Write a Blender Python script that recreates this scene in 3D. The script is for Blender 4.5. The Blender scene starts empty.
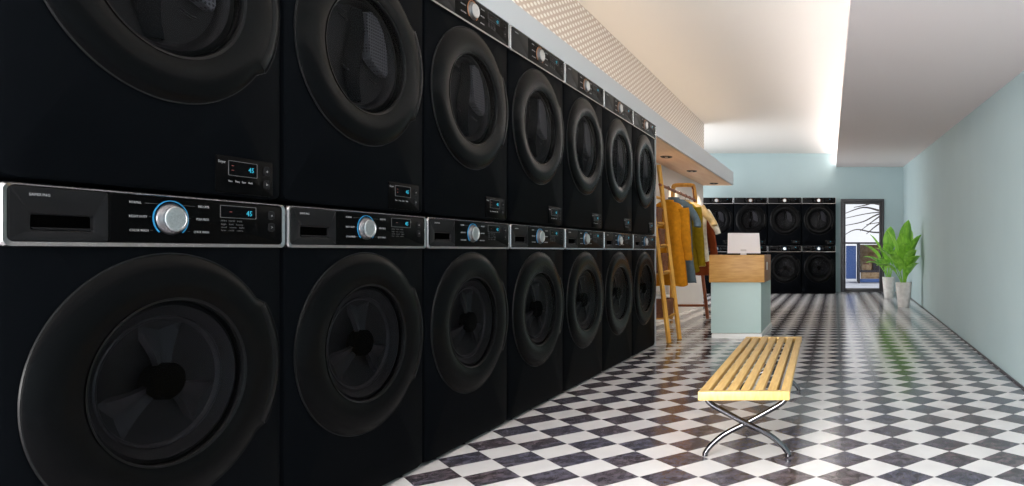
import bpy, bmesh, math, random
from mathutils import Vector, Matrix
random.seed(7)
PI = math.pi
scene = bpy.context.scene
COL = scene.collection

# ------------------------------------------------------------------ materials
def srgb(r, g, b):
    def f(c):
        c /= 255.0
        return c / 12.92 if c <= 0.04045 else ((c + 0.055) / 1.055) ** 2.4
    return (f(r), f(g), f(b), 1.0)

def mat(name, color, rough=0.5, metal=0.0, spec=0.5, emit=None, estr=0.0, coat=0.0):
    m = bpy.data.materials.new(name); m.use_nodes = True
    b = m.node_tree.nodes['Principled BSDF']
    b.inputs['Base Color'].default_value = color
    b.inputs['Roughness'].default_value = rough
    b.inputs['Metallic'].default_value = metal
    b.inputs['Specular IOR Level'].default_value = spec
    b.inputs['Coat Weight'].default_value = coat
    if emit:
        b.inputs['Emission Color'].default_value = emit
        b.inputs['Emission Strength'].default_value = estr
    return m

def noisy(m, c1, c2, scale=8.0, detail=4.0, stretch=(1, 1, 1), bump=0.0, lo=0.3, hi=0.7):
    """procedural colour variation (and optional bump) on a principled material"""
    nt = m.node_tree; N = nt.nodes; L = nt.links
    b = N['Principled BSDF']
    tc = N.new('ShaderNodeTexCoord'); mp = N.new('ShaderNodeMapping')
    mp.inputs['Scale'].default_value = stretch
    nz = N.new('ShaderNodeTexNoise'); nz.inputs['Scale'].default_value = scale; nz.inputs['Detail'].default_value = detail
    rp = N.new('ShaderNodeValToRGB')
    rp.color_ramp.elements[0].position = lo; rp.color_ramp.elements[0].color = c1
    rp.color_ramp.elements[1].position = hi; rp.color_ramp.elements[1].color = c2
    L.new(tc.outputs['Object'], mp.inputs['Vector']); L.new(mp.outputs['Vector'], nz.inputs['Vector'])
    L.new(nz.outputs['Fac'], rp.inputs['Fac']); L.new(rp.outputs['Color'], b.inputs['Base Color'])
    if bump:
        bp = N.new('ShaderNodeBump'); bp.inputs['Strength'].default_value = bump; bp.inputs['Distance'].default_value = 0.01
        L.new(nz.outputs['Fac'], bp.inputs['Height']); L.new(bp.outputs['Normal'], b.inputs['Normal'])
    return m

M = {}
M['body'] = noisy(mat('black_enamel', (0.004, 0.0045, 0.006, 1), 0.42, spec=0.012),
                  (0.0020, 0.0025, 0.0034, 1), (0.0026, 0.0032, 0.0043, 1), 3)
M['ring'] = mat('black_satin', (0.0014, 0.0015, 0.0019, 1), 0.27, spec=0.06)
M['grip'] = mat('black_grip', (0.003, 0.003, 0.0035, 1), 0.30, spec=0.12)
M['panel'] = mat('black_panel', (0.0016, 0.0016, 0.0018, 1), 0.3, spec=0.02)
M['drawer'] = mat('charcoal_panel', (0.010, 0.010, 0.011, 1), 0.38, spec=0.06)
M['legchrome'] = mat('dark_chrome', (0.13, 0.13, 0.14, 1), 0.18, metal=1)
M['seam'] = mat('charcoal_seam', (0.012, 0.012, 0.013, 1), 0.35, spec=0.2)
M['slot'] = mat('deep_black', (0.0008, 0.0008, 0.0008, 1), 0.8, spec=0.0)
M['chrome'] = mat('bright_chrome', (0.36, 0.36, 0.37, 1), 0.22, metal=1)
M['knob'] = noisy(mat('brushed_steel', (0.55, 0.56, 0.58, 1), 0.30, metal=1), (0.5, 0.51, 0.53, 1), (0.66, 0.67, 0.69, 1), 260)
M['knobside'] = mat('dark_steel', (0.16, 0.16, 0.17, 1), 0.28, metal=1)
M['led_blue'] = mat('blue_ring', (0.02, 0.18, 0.36, 1), 0.4, emit=(0.03, 0.30, 0.62, 1), estr=0.15)
M['led_amber'] = mat('amber_ring', (0.2, 0.1, 0.05, 1), 0.4, emit=(0.55, 0.22, 0.08, 1), estr=0.35)
M['digit'] = mat('cyan_digit', (0.0, 0.1, 0.15, 1), 0.4, emit=(0.02, 0.36, 0.52, 1), estr=0.9)
M['ind_red'] = mat('red_digit', (0.1, 0.01, 0.01, 1), 0.4, emit=(0.35, 0.12, 0.10, 1), estr=0.5)
M['ink'] = mat('white_ink', (0.30, 0.30, 0.31, 1), 0.5)
M['inkdim'] = mat('grey_ink', (0.075, 0.075, 0.078, 1), 0.5)
M['screen'] = mat('black_screen', (0.002, 0.002, 0.0025, 1), 0.2, spec=0.04)
M['drum'] = mat('drum_steel', (0.16, 0.16, 0.17, 1), 0.34, metal=1)
M['drumdark'] = mat('drum_dark', (0.004, 0.004, 0.0046, 1), 0.4, spec=0.2)
M['vane'] = mat('vane_steel', (0.010, 0.010, 0.0115, 1), 0.3, spec=.25)

def perforated():
    m = mat('perforated_steel', (0.2, 0.2, 0.21, 1), 0.5, metal=0.0, spec=.2)
    nt = m.node_tree; N = nt.nodes; L = nt.links; b = N['Principled BSDF']
    tc = N.new('ShaderNodeTexCoord'); vo = N.new('ShaderNodeTexVoronoi'); vo.inputs['Scale'].default_value = 90; vo.inputs['Randomness'].default_value = 0
    rp = N.new('ShaderNodeValToRGB'); rp.color_ramp.elements[0].position = .28; rp.color_ramp.elements[0].color = (0.01, 0.01, 0.01, 1)
    rp.color_ramp.elements[1].position = .36; rp.color_ramp.elements[1].color = (0.085, 0.085, 0.09, 1)
    L.new(tc.outputs['Object'], vo.inputs['Vector']); L.new(vo.outputs['Distance'], rp.inputs['Fac']); L.new(rp.outputs['Color'], b.inputs['Base Color'])
    return m
M['perf'] = perforated()

def thin_glass(name, tint, refl, rough=0.03):
    m = bpy.data.materials.new(name); m.use_nodes = True
    nt = m.node_tree; N = nt.nodes; L = nt.links; N.clear()
    out = N.new('ShaderNodeOutputMaterial'); tr = N.new('ShaderNodeBsdfTransparent'); gl = N.new('ShaderNodeBsdfGlossy')
    fr = N.new('ShaderNodeFresnel'); mu = N.new('ShaderNodeMath'); mu.operation = 'MULTIPLY'; mx = N.new('ShaderNodeMixShader')
    tr.inputs['Color'].default_value = tint; gl.inputs['Roughness'].default_value = rough
    fr.inputs['IOR'].default_value = 1.45; mu.inputs[1].default_value = refl
    L.new(fr.outputs['Fac'], mu.inputs[0]); L.new(mu.outputs[0], mx.inputs['Fac'])
    L.new(tr.outputs['BSDF'], mx.inputs[1]); L.new(gl.outputs['BSDF'], mx.inputs[2]); L.new(mx.outputs['Shader'], out.inputs['Surface'])
    return m
M['smoke'] = thin_glass('smoked_glass', (0.60, 0.60, 0.64, 1), 0.10, 0.25)
M['pane'] = thin_glass('clear_glass', (0.96, 0.97, 0.98, 1), 0.25)

M['wall_teal'] = noisy(mat('teal_paint', srgb(180, 201, 205), 0.6, spec=0.3), srgb(178, 199, 203), srgb(183, 203, 207), 1.5)
M['wall_white'] = noisy(mat('white_paint', srgb(238, 232, 228), 0.6, spec=0.3), srgb(236, 230, 226), srgb(241, 236, 232), 1.5)
M['ceil_upper'] = mat('cream_ceiling', srgb(236, 232, 228), 0.7, spec=0.2)
M['ceil_slab'] = mat('grey_ceiling', srgb(240, 229, 228), 0.7, spec=0.2)
M['fascia'] = mat('white_fascia', srgb(200, 203, 208), 0.5, spec=0.3)
M['tanwood'] = noisy(mat('tan_laminate', srgb(232, 196, 164), 0.5), srgb(226, 186, 152), srgb(238, 206, 174), 3, stretch=(6, .5, 1))
M['blackmetal'] = mat('black_metal', (0.012, 0.011, 0.011, 1), 0.4)
M['darkframe'] = mat('dark_frame', srgb(66, 64, 68), 0.4, spec=0.5)
M['added_warm_lamp'] = mat('added_warm_lamp', (1, .9, .8, 1), 0.5, emit=(1.0, 0.78, 0.54, 1), estr=8.5)
M['lamp_white'] = mat('lamp_white', (1, 1, 1, 1), 0.5, emit=(1.0, 0.965, 0.93, 1), estr=25.0)
M['lens'] = mat('downlight_lens', (0.8, 0.7, 0.6, 1), 0.5, emit=(1.0, 0.8, 0.6, 1), estr=.15)

def floor_mat():
    m = mat('checker_tile', (0.5, 0.5, 0.5, 1), 0.16, spec=0.5)
    nt = m.node_tree; N = nt.nodes; L = nt.links; b = N['Principled BSDF']
    S = 0.222 / math.sqrt(2)
    tc = N.new('ShaderNodeTexCoord'); mp = N.new('ShaderNodeMapping'); mp.vector_type = 'TEXTURE'
    # dark diamond centred at (-0.403, 3.04)
    mp.inputs['Location'].default_value = (-0.403, 3.04 - 0.111, -0.05)
    mp.inputs['Rotation'].default_value = (0, 0, PI / 4)
    mp.inputs['Scale'].default_value = (S, S, 1)
    L.new(tc.outputs['Object'], mp.inputs['Vector'])
    ck = N.new('ShaderNodeTexChecker'); ck.inputs['Scale'].default_value = 1.0
    ck.inputs['Color1'].default_value = (0, 0, 0, 1); ck.inputs['Color2'].default_value = (1, 1, 1, 1)
    L.new(mp.outputs['Vector'], ck.inputs['Vector'])
    # mottled slate for the dark tiles
    n1 = N.new('ShaderNodeTexNoise'); n1.inputs['Scale'].default_value = 22; n1.inputs['Detail'].default_value = 8; n1.inputs['Roughness'].default_value = .7
    L.new(tc.outputs['Object'], n1.inputs['Vector'])
    r1 = N.new('ShaderNodeValToRGB')
    r1.color_ramp.elements[0].position = .36; r1.color_ramp.elements[0].color = srgb(46, 44, 51)
    r1.color_ramp.elements[1].position = .70; r1.color_ramp.elements[1].color = srgb(118, 114, 124)
    L.new(n1.outputs['Fac'], r1.inputs['Fac'])
    # slow hue drift between warm and cool slate
    n2 = N.new('ShaderNodeTexNoise'); n2.inputs['Scale'].default_value = 2.2; n2.inputs['Detail'].default_value = 2
    L.new(tc.outputs['Object'], n2.inputs['Vector'])
    r2 = N.new('ShaderNodeValToRGB')
    r2.color_ramp.elements[0].position = .38; r2.color_ramp.elements[0].color = (1.12, 0.96, 0.90, 1)
    r2.color_ramp.elements[1].position = .62; r2.color_ramp.elements[1].color = (0.92, 0.98, 1.12, 1)
    L.new(n2.outputs['Fac'], r2.inputs['Fac'])
    mm = N.new('ShaderNodeMix'); mm.data_type = 'RGBA'; mm.blend_type = 'MULTIPLY'; mm.inputs[0].default_value = 1
    L.new(r1.outputs['Color'], mm.inputs[6]); L.new(r2.outputs['Color'], mm.inputs[7])
    n3 = N.new('ShaderNodeTexNoise'); n3.inputs['Scale'].default_value = 5; n3.inputs['Detail'].default_value = 5
    L.new(tc.outputs['Object'], n3.inputs['Vector'])
    r3 = N.new('ShaderNodeValToRGB')
    r3.color_ramp.elements[0].position = .3; r3.color_ramp.elements[0].color = srgb(226, 224, 226)
    r3.color_ramp.elements[1].position = .7; r3.color_ramp.elements[1].color = srgb(242, 241, 242)
    L.new(n3.outputs['Fac'], r3.inputs['Fac'])
    mx = N.new('ShaderNodeMix'); mx.data_type = 'RGBA'
    L.new(ck.outputs['Fac'], mx.inputs[0]); L.new(mm.outputs[2], mx.inputs[6]); L.new(r3.outputs['Color'], mx.inputs[7])
    L.new(mx.outputs[2], b.inputs['Base Color'])
    bp = N.new('ShaderNodeBump'); bp.inputs['Strength'].default_value = .05; bp.inputs['Distance'].default_value = .01
    L.new(n3.outputs['Fac'], bp.inputs['Height']); L.new(bp.outputs['Normal'], b.inputs['Normal'])
    return m
M['floor'] = floor_mat()

def tile_mat():
    """beige wall covering with staggered white dots"""
    m = mat('dotted_tile', srgb(200, 188, 180), 0.5, spec=0.3)
    nt = m.node_tree; N = nt.nodes; L = nt.links; b = N['Principled BSDF']
    tc = N.new('ShaderNodeTexCoord'); mp = N.new('ShaderNodeMapping'); mp.vector_type = 'TEXTURE'
    mp.inputs['Rotation'].default_value = (0, 0, 0)
    mp.inputs['Scale'].default_value = (1, 0.108, 0.052)
    L.new(tc.outputs['Object'], mp.inputs['Vector'])
    sp = N.new('ShaderNodeSeparateXYZ'); L.new(mp.outputs['Vector'], sp.inputs[0])
    def math_(op, a, b_=None, c=None):
        n = N.new('ShaderNodeMath'); n.operation = op
        for i, v in enumerate((a, b_, c)):
            if v is None: continue
            if isinstance(v, (int, float)): n.inputs[i].default_value = v
            else: L.new(v, n.inputs[i])
        return n.outputs[0]
    def dots(offy, offz):
        fy = math_('SUBTRACT', math_('FRACT', math_('ADD', sp.outputs[1], offy)), .5)
        fz = math_('SUBTRACT', math_('FRACT', math_('ADD', sp.outputs[2], offz)), .5)
        d = math_('SQRT', math_('ADD', math_('MULTIPLY', fy, fy), math_('MULTIPLY', fz, fz)))
        return d
    d = math_('MINIMUM', dots(50, 50), dots(50.5, 50.5))
    rp = N.new('ShaderNodeValToRGB')
    rp.color_ramp.elements[0].position = .17; rp.color_ramp.elements[0].color = srgb(250, 246, 240)
    rp.color_ramp.elements[1].position = .28; rp.color_ramp.elements[1].color = srgb(206, 190, 180)
    L.new(d, rp.inputs['Fac']); L.new(rp.outputs['Color'], b.inputs['Base Color'])
    bp = N.new('ShaderNodeBump'); bp.inputs['Strength'].default_value = .3; bp.inputs['Distance'].default_value = .01; bp.invert = True
    L.new(d, bp.inputs['Height']); L.new(bp.outputs['Normal'], b.inputs['Normal'])
    return m
M['tile'] = tile_mat()

M['bamboo'] = noisy(mat('pale_wood', srgb(214, 176, 104), 0.42), srgb(202, 160, 90), srgb(224, 190, 120), 6, stretch=(14, 1.2, 4))
M['oak'] = noisy(mat('honey_wood', srgb(202, 148, 72), 0.45), srgb(190, 134, 60), srgb(212, 160, 84), 4, stretch=(2, 8, 14))
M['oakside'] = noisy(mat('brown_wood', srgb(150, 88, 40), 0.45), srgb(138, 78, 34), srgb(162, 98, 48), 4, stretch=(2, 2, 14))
M['deskteal'] = mat('desk_teal', srgb(194, 216, 213), 0.5, spec=0.3)
M['white'] = mat('white_lacquer', srgb(236, 236, 234), 0.4)
M['monitor'] = mat('silver_shell', srgb(232, 226, 226), 0.4)
M['monmark'] = mat('grey_mark', srgb(200, 192, 190), 0.3)
M['rackwood'] = noisy(mat('golden_wood', srgb(226, 166, 70), 0.45), srgb(212, 150, 58), srgb(236, 180, 84), 5, stretch=(8, 8, 1))
M['rodwood'] = noisy(mat('red_brown_wood', srgb(140, 72, 34), 0.45), srgb(128, 62, 28), srgb(156, 84, 42), 5, stretch=(8, 2, 8))
M['boxwood'] = noisy(mat('crate_brown', srgb(120, 66, 36), 0.6), srgb(96, 50, 28), srgb(140, 82, 46), 30, stretch=(1, 1, 3), bump=.4)
M['towel'] = noisy(mat('towel_white', srgb(236, 232, 228), 0.9, spec=.1), srgb(226, 222, 218), srgb(242, 240, 236), 60, bump=.4)
M['bluebox'] = mat('blue_box', srgb(70, 104, 130), 0.6)
def cloth(name, r, g, b):
    return noisy(mat(name, srgb(r, g, b), 0.9, spec=0.1), srgb(r * .94, g * .94, b * .94), srgb(min(255, r * 1.06), min(255, g * 1.06), min(255, b * 1.06)), 26, bump=.15)
M['mustard'] = cloth('mustard_knit', 204, 134, 30)
M['bluegrey'] = cloth('blue_grey_cloth', 104, 122, 134)
M['olive'] = cloth('olive_cloth', 150, 126, 26)
M['beige'] = cloth('beige_cloth', 222, 194, 144)
M['offwhite'] = cloth('off_white_cloth', 236, 228, 214)
M['rust'] = cloth('rust_cloth', 138, 66, 34)
M['blackcloth'] = cloth('black_cloth', 30, 32, 40)
M['pot'] = noisy(mat('pot_concrete', srgb(214, 212, 210), 0.8, spec=.2), srgb(196, 194, 192), srgb(226, 224, 222), 14, bump=.25)
M['soil'] = noisy(mat('soil', srgb(60, 44, 34), 0.95), srgb(44, 32, 24), srgb(80, 60, 46), 60, bump=.6)
M['leaf'] = noisy(mat('leaf_green', srgb(126, 190, 56), 0.42), srgb(96, 164, 42), srgb(156, 214, 78), 7, stretch=(3, 3, 1))
M['leaf'].node_tree.nodes['Principled BSDF'].inputs['Subsurface Weight'].default_value = 0.0
M['stalk'] = mat('stalk_green', srgb(110, 150, 60), 0.5)
M['bark'] = noisy(mat('bark', srgb(64, 56, 54), 0.9), srgb(48, 42, 42), srgb(84, 74, 70), 30)
M['pave'] = noisy(mat('pale_paving', srgb(206, 208, 214), 0.8), srgb(190, 192, 200), srgb(218, 220, 226), 3)
M['bluepaint'] = mat('blue_paint', srgb(66, 96, 156), 0.5)
M['darkpaint'] = mat('dark_paint', srgb(58, 52, 58), 0.6)
M['straw'] = noisy(mat('straw', srgb(170, 140, 104), 0.8), srgb(140, 108, 76), srgb(196, 168, 130), 9)
M['yellowpaint'] = mat('yellow_paint', srgb(226, 188, 60), 0.5)
M['redbrown'] = mat('red_brown_goods', srgb(140, 80, 66), 0.7)
M['stone'] = noisy(mat('pale_facade', srgb(214, 206, 200), 0.8), srgb(200, 192, 186), srgb(224, 218, 212), 2)

# ------------------------------------------------------------------ mesh builder
class MB:
    def __init__(s): s.v = []; s.f = []
    def add(s, vs, fs):
        o = len(s.v); s.v += [tuple(p) for p in vs]; s.f += [tuple(i + o for i in f) for f in fs]; return s
    def box(s, x0, x1, y0, y1, z0, z1):
        v = [(x0, y0, z0), (x1, y0, z0), (x1, y1, z0), (x0, y1, z0), (x0, y0, z1), (x1, y0, z1), (x1, y1, z1), (x0, y1, z1)]
        return s.add(v, [(0, 3, 2, 1), (4, 5, 6, 7), (0, 1, 5, 4), (1, 2, 6, 5), (2, 3, 7, 6), (3, 0, 4, 7)])
    def bbox(s, x0, x1, y0, y1, z0, z1, b=0.004):
        """box with bevelled edges"""
        bm = bmesh.new()
        bmesh.ops.create_cube(bm, size=1)
        for v in bm.verts:
            v.co = Vector(((x0 + x1) / 2 + v.co.x * (x1 - x0), (y0 + y1) / 2 + v.co.y * (y1 - y0), (z0 + z1) / 2 + v.co.z * (z1 - z0)))
        bmesh.ops.bevel(bm, geom=bm.edges[:], offset=b, segments=2, affect='EDGES', profile=.6)
        bm.verts.index_update()
        s.add([v.co[:] for v in bm.verts], [[v.index for v in f.verts] for f in bm.faces]); bm.free(); return s
    def loft(s, loops, cap0=False, cap1=False, closed=True):
        n = len(loops[0]); vs = [p for l in loops for p in l]; fs = []
        for k in range(len(loops) - 1):
            for i in range(n if closed else n - 1):
                j = (i + 1) % n
                fs.append((k * n + i, k * n + j, (k + 1) * n + j, (k + 1) * n + i))
        if cap0: fs.append(tuple(range(n - 1, -1, -1)))
        if cap1: fs.append(tuple(range((len(loops) - 1) * n, len(loops) * n)))
        return s.add(vs, fs)
    def tube(s, pts, r, n=8, flat=None, caps=True):
        """tube along points; r scalar or list; flat=(a,b) scales the section"""
        pts = [Vector(p) for p in pts]; loops = []
        up = Vector((0, 0, 1)); prev = None
        for i, p in enumerate(pts):
            t = (pts[min(i + 1, len(pts) - 1)] - pts[max(i - 1, 0)]).normalized()
            a = prev if prev is not None else (up.cross(t) if abs(t.dot(up)) < .95 else Vector((0, 1, 0)).cross(t))
            a = (a - t * a.dot(t)).normalized(); b = t.cross(a); prev = a
            rr = r[i] if isinstance(r, (list, tuple)) else r
            fa, fb = flat if flat else (1, 1)
            loops.append([p + a * (rr * fa * math.cos(2 * PI * k / n)) + b * (rr * fb * math.sin(2 * PI * k / n)) for k in range(n)])
        return s.loft(loops, caps, caps)
    def cyl(s, p0, p1, r, n=24): return s.tube([p0, p1], r, n)
    def lathe_z(s, prof, n=40, c=(0, 0, 0), cap0=True, cap1=True):
        loops = [[(c[0] + r * math.cos(2 * PI * k / n), c[1] + r * math.sin(2 * PI * k / n), c[2] + z) for k in range(n)] for r, z in prof]
        return s.loft(loops, cap0, cap1)
    def lathe_y(s, prof, n=64, c=(0, 0, 0), cap0=False, cap1=False, rf=None):
        loops = []
        for r, y in prof:
            l = []
            for k in range(n):
                th = 2 * PI * k / n
                rr = rf(r, th) if rf else r
                l.append((c[0] + rr * math.cos(th), c[1] + y, c[2] + rr * math.sin(th)))
            loops.append(l)
        return s.loft(loops, cap0, cap1)
    def build(s, name, m, parent=None, smooth=None):
        me = bpy.data.meshes.new(name); me.from_pydata(s.v, [], s.f); me.validate()
        bm = bmesh.new(); bm.from_mesh(me); bmesh.ops.recalc_face_normals(bm, faces=bm.faces[:]); bm.to_mesh(me); bm.free()
        if smooth is not None:
            for p in me.polygons: p.use_smooth = True
            me.set_sharp_from_angle(angle=math.radians(smooth))
        me.materials.append(m)
        o = bpy.data.objects.new(name, me); COL.objects.link(o)
        if parent is not None: o.parent = parent
        return o

def rrect(cx, cz, w, h, r, y, n=6):
    pts = []
    for (sx, sz, a0) in ((1, 1, 0), (-1, 1, 90), (-1, -1, 180), (1, -1, 270)):
        for k in range(n + 1):
            a = math.radians(a0 + 90 * k / n)
            pts.append((cx + sx * (w / 2 - r) + r * math.cos(a), y, cz + sz * (h / 2 - r) + r * math.sin(a)))
    return pts

def text_obj(name, lines, m, parent, depth=0.0004):
    """lines: (string, x, z, size, align). Lies in the local XZ plane at y=0 facing -Y."""
    V = []; F = []
    for (body, x, z, size, align, sx) in lines:
        cu = bpy.data.curves.new('lettering', 'FONT'); cu.body = body; cu.size = size; cu.align_x = align; cu.resolution_u = 1
        cu.extrude = depth
        t = bpy.data.objects.new('lettering', cu)
        me = bpy.data.meshes.new_from_object(t)
        o = len(V)
        V += [(x + v.co.x * sx, -v.co.z, z + v.co.y) for v in me.vertices]
        F += [tuple(i + o for i in p.vertices) for p in me.polygons]
        bpy.data.meshes.remove(me); bpy.data.objects.remove(t); bpy.data.curves.remove(cu)
    me = bpy.data.meshes.new(name); me.from_pydata(V, [], F); me.materials.append(m)
    ob = bpy.data.objects.new(name, me); COL.objects.link(ob); ob.parent = parent
    return ob

def tag(o, label, cat, group=None, kind=None):
    o['label'] = label; o['category'] = cat
    if group: o['group'] = group
    if kind: o['kind'] = kind
    return o
def thing(name, loc=(0, 0, 0), rz=0.0, label='', cat='', group=None):
    o = bpy.data.objects.new(name, None); COL.objects.link(o)
    o.location = loc; o.rotation_euler = (0, 0, rz); o.empty_display_size = .1
    return tag(o, label, cat, group)
def struct(o): o['kind'] = 'structure'; return o
def copy_tree(o, parent=None):
    c = o.copy(); COL.objects.link(c)
    if parent is not None: c.parent = parent
    for ch in list(o.children): copy_tree(ch, c)
    return c

# ------------------------------------------------------------------ camera
FPX = 690.0
cam = bpy.data.cameras.new('camera'); camo = bpy.data.objects.new('camera', cam); COL.objects.link(camo)
camo.location = (0, 0, 0.85); camo.rotation_euler = (PI / 2, 0, 0)
cam.sensor_fit = 'HORIZONTAL'; cam.sensor_width = 36; cam.lens = FPX / 1024 * 36
cam.shift_x = -(835 - 512) / 1024; cam.shift_y = (251 - 243) / 1024
cam.clip_start = .02; cam.clip_end = 300
scene.camera = camo

# ------------------------------------------------------------------ room shell
YB = 14.35       # back wall
YF = -2.6        # room end left open behind the camera to admit sky light
ZC = 2.88
XROW = -1.61
XL = -2.42       # wall behind the machine row
XN = -2.10       # niche wall / bulkhead face
def xr(y): return 1.414 - .0245 * (YB - y)
def zs(y): return 1.70 + .0624 * y      # underside of the lowered ceiling

fl = MB().box(-3.6, 1.9, YF, YB + .2, -.1, 0).build('floor', M['floor']); struct(fl)
struct(MB().box(-3.6, 1.9, YF, YB + .2, ZC, ZC + .1).build('ceiling', M['ceil_upper']))
# lowered slab over the right of the room
def xs(y): return .064 - .0038 * (y - 2.8)
m = MB()
v = []
for (y) in (YF, YB):
    v += [(xs(y), y, zs(y)), (xr(y) + .05, y, zs(y)), (xr(y) + .05, y, zs(y) + .05), (xs(y), y, zs(y) + .05)]
m.add(v, [(0, 1, 2, 3), (7, 6, 5, 4), (0, 4, 5, 1), (1, 5, 6, 2), (2, 6, 7, 3), (3, 7, 4, 0)])
struct(m.build('ceiling_lowered', M['ceil_slab']))
# right wall (very slightly splayed)
m = MB()
m.add([(xr(YF), YF, 0), (xr(YB), YB, 0), (xr(YB) + .15, YB, 0), (xr(YF) + .15, YF, 0),
       (xr(YF), YF, ZC), (xr(YB), YB, ZC), (xr(YB) + .15, YB, ZC), (xr(YF) + .15, YF, ZC)],
      [(0, 3, 2, 1), (4, 5, 6, 7), (0, 1, 5, 4), (1, 2, 6, 5), (2, 3, 7, 6), (3, 0, 4, 7)])
struct(m.build('wall_right', M['wall_teal']))
# back wall with the door opening
DX0, DX1, DZ = 0.118, 1.022, 1.93
m = MB()
m.box(-3.6, DX0, YB, YB + .14, 0, ZC); m.box(DX1, xr(YB) + .15, YB, YB + .14, 0, ZC); m.box(DX0, DX1, YB, YB + .14, DZ, ZC)
struct(m.build('wall_back', M['wall_teal']))
# left: niche wall block, wall behind the row, bulkhead, soffit
struct(MB().box(XL, XN, 6.20, 11.0, 0, ZC).build('wall_niche', M['wall_white']))
struct(MB().box(XL - .12, XL, 1.25, 11.0, 0, ZC).build('wall_left', M['wall_white']))
m = MB(); WY0, WY1, WZ0, WZ1 = 10.4, 13.4, .3, 2.7
m.box(-3.75, -3.6, 10.0, WY0, 0, ZC); m.box(-3.75, -3.6, WY1, YB, 0, ZC); m.box(-3.75, -3.6, WY0, WY1, 0, WZ0); m.box(-3.75, -3.6, WY0, WY1, WZ1, ZC)
struct(m.build('wall_alcove', M['wall_white']))
m = MB()
for (y0, y1, z0, z1) in ((WY0, WY0 + .05, WZ0, WZ1), (WY1 - .05, WY1, WZ0, WZ1), (WY0, WY1, WZ0, WZ0 + .05), (WY0, WY1, WZ1 - .05, WZ1), (11.875, 11.925, WZ0, WZ1)):
    m.box(-3.71, -3.64, y0, y1, z0, z1)
wn = struct(m.build('added_window_1', M['darkframe']))  # window added on the unseen alcove wall to light the back
MB().box(-3.68, -3.674, WY0 + .04, WY1 - .04, WZ0 + .04, WZ1 - .04).build('added_window_pane', M['pane'], wn)
struct(MB().box(XL - .12, XN - .006, 1.25, 6.20, 2.105, ZC).build('wall_bulkhead', M['wall_white']))
struct(MB().box(XN - .006, XN + .012, 1.25, 11.0, 2.11, ZC - .002).build('trim_1', M['tile']))
XF = -1.62
struct(MB().box(XL, XF, 1.25, 6.195, 1.978, 2.105).build('trim_2', M['fascia']))
struct(MB().box(XN + .0, XF, 6.195, 11.0, 1.90, 2.105).build('trim_3', M['fascia']))
struct(MB().box(XN + .001, XF - .02, 6.20, 10.98, 1.892, 1.90).build('trim_4', M['tanwood']))
struct(MB().box(XL, XROW + .004, 6.178, 6.196, 0, 1.897).build('trim_5', M['fascia']))
# thin dark strip standing in for the dark gap at the right wall's foot
m = MB()
m.add([(xr(YF) - .008, YF, 0), (xr(YB) - .008, YB, 0), (xr(YB) + .01, YB, 0), (xr(YF) + .01, YF, 0),
       (xr(YF) - .008, YF, .012), (xr(YB) - .008, YB, .012), (xr(YB) + .01, YB, .012), (xr(YF) + .01, YF, .012)],
      [(0, 3, 2, 1), (4, 5, 6, 7), (0, 1, 5, 4), (1, 2, 6, 5), (2, 3, 7, 6), (3, 0, 4, 7)])
struct(m.build('gap_strip_right', M['darkframe']))

# cove lamps: a white strip lying on the lowered slab edge, an added, hidden warm strip on the soffit ledge
def sloped_strip(x0, x1, y0, y1, dz0, dz1, name, mt):
    m = MB(); v = []
    for y in (y0, y1):
        z = zs(y) + .052; X = xs(y)
        v += [(X + x0, y, z + dz0), (X + x1, y, z + dz0), (X + x1, y, z + dz1), (X + x0, y, z + dz1)]
    m.add(v, [(0, 1, 2, 3), (7, 6, 5, 4), (0, 4, 5, 1), (1, 5, 6, 2), (2, 6, 7, 3), (3, 7, 4, 0)])
    return m.build(name, mt)
o = sloped_strip(.012, .05, -2.0, YB - .02, .0, .015, 'light_strip', M['lamp_white'])
tag(o, 'white light strip lying along the edge of the lowered ceiling', 'light')
o = MB().box(-2.0, -1.95, 1.3, 10.9, 2.106, 2.118).build('light_strip', M['added_warm_lamp'])
tag(o, 'added warm light strip hidden on the ledge under the dotted wall panel', 'light')

# downlights in the soffit
for i, y in enumerate((7.61, 8.96, 10.6)):
    t = thing('downlight', (-1.86, y, 1.892), 0, ['black recessed downlight in the tan soffit, nearest the washer row',
              'black recessed downlight, middle of three in the tan soffit', 'black recessed downlight nearest the far end of the tan soffit'][i], 'light', 'downlights under the soffit')
    MB().lathe_z([(.066, 0), (.066, -.006), (.058, -.012), (.05, -.012), (.046, -.002)], 32, cap0=True, cap1=False).build('trim_ring', M['blackmetal'], t, 40)
    MB().lathe_z([(.046, -.001), (.046, -.004), (.02, -.006)], 32).build('baffle', M['slot'], t, 40)
    MB().lathe_z([(.018, -.006), (.018, -.008)], 20).build('lens', M['lens'], t)
    li = bpy.data.lights.new('downlight_beam', 'SPOT'); li.energy = 38; li.color = (1, .82, .62); li.spot_size = math.radians(120); li.spot_blend = .8; li.shadow_soft_size = .04
    lo = bpy.data.objects.new('downlight_beam', li); COL.objects.link(lo); lo.parent = t; lo.location = (0, 0, -.02)

# ------------------------------------------------------------------ machines
W, H, D = .686, .984, .75
PZ0, PZ1 = .853, .978     # control panel band
DZC = .53                 # door centre
NR = 96
def ray_rr(cx, cz, w, h, r, ang, ox, oz):
    dx, dz = math.cos(ang), math.sin(ang)
    def sd(x, z):
        qx = abs(x - cx) - (w / 2 - r); qz = abs(z - cz) - (h / 2 - r)
        return math.hypot(max(qx, 0), max(qz, 0)) + min(max(qx, qz), 0) - r
    lo, hi = 0, 2.0
    for _ in range(40):
        md = (lo + hi) / 2
        if sd(ox + dx * md, oz + dz * md) > 0: hi = md
        else: lo = md
    return (ox + dx * lo, oz + dz * lo)

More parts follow.
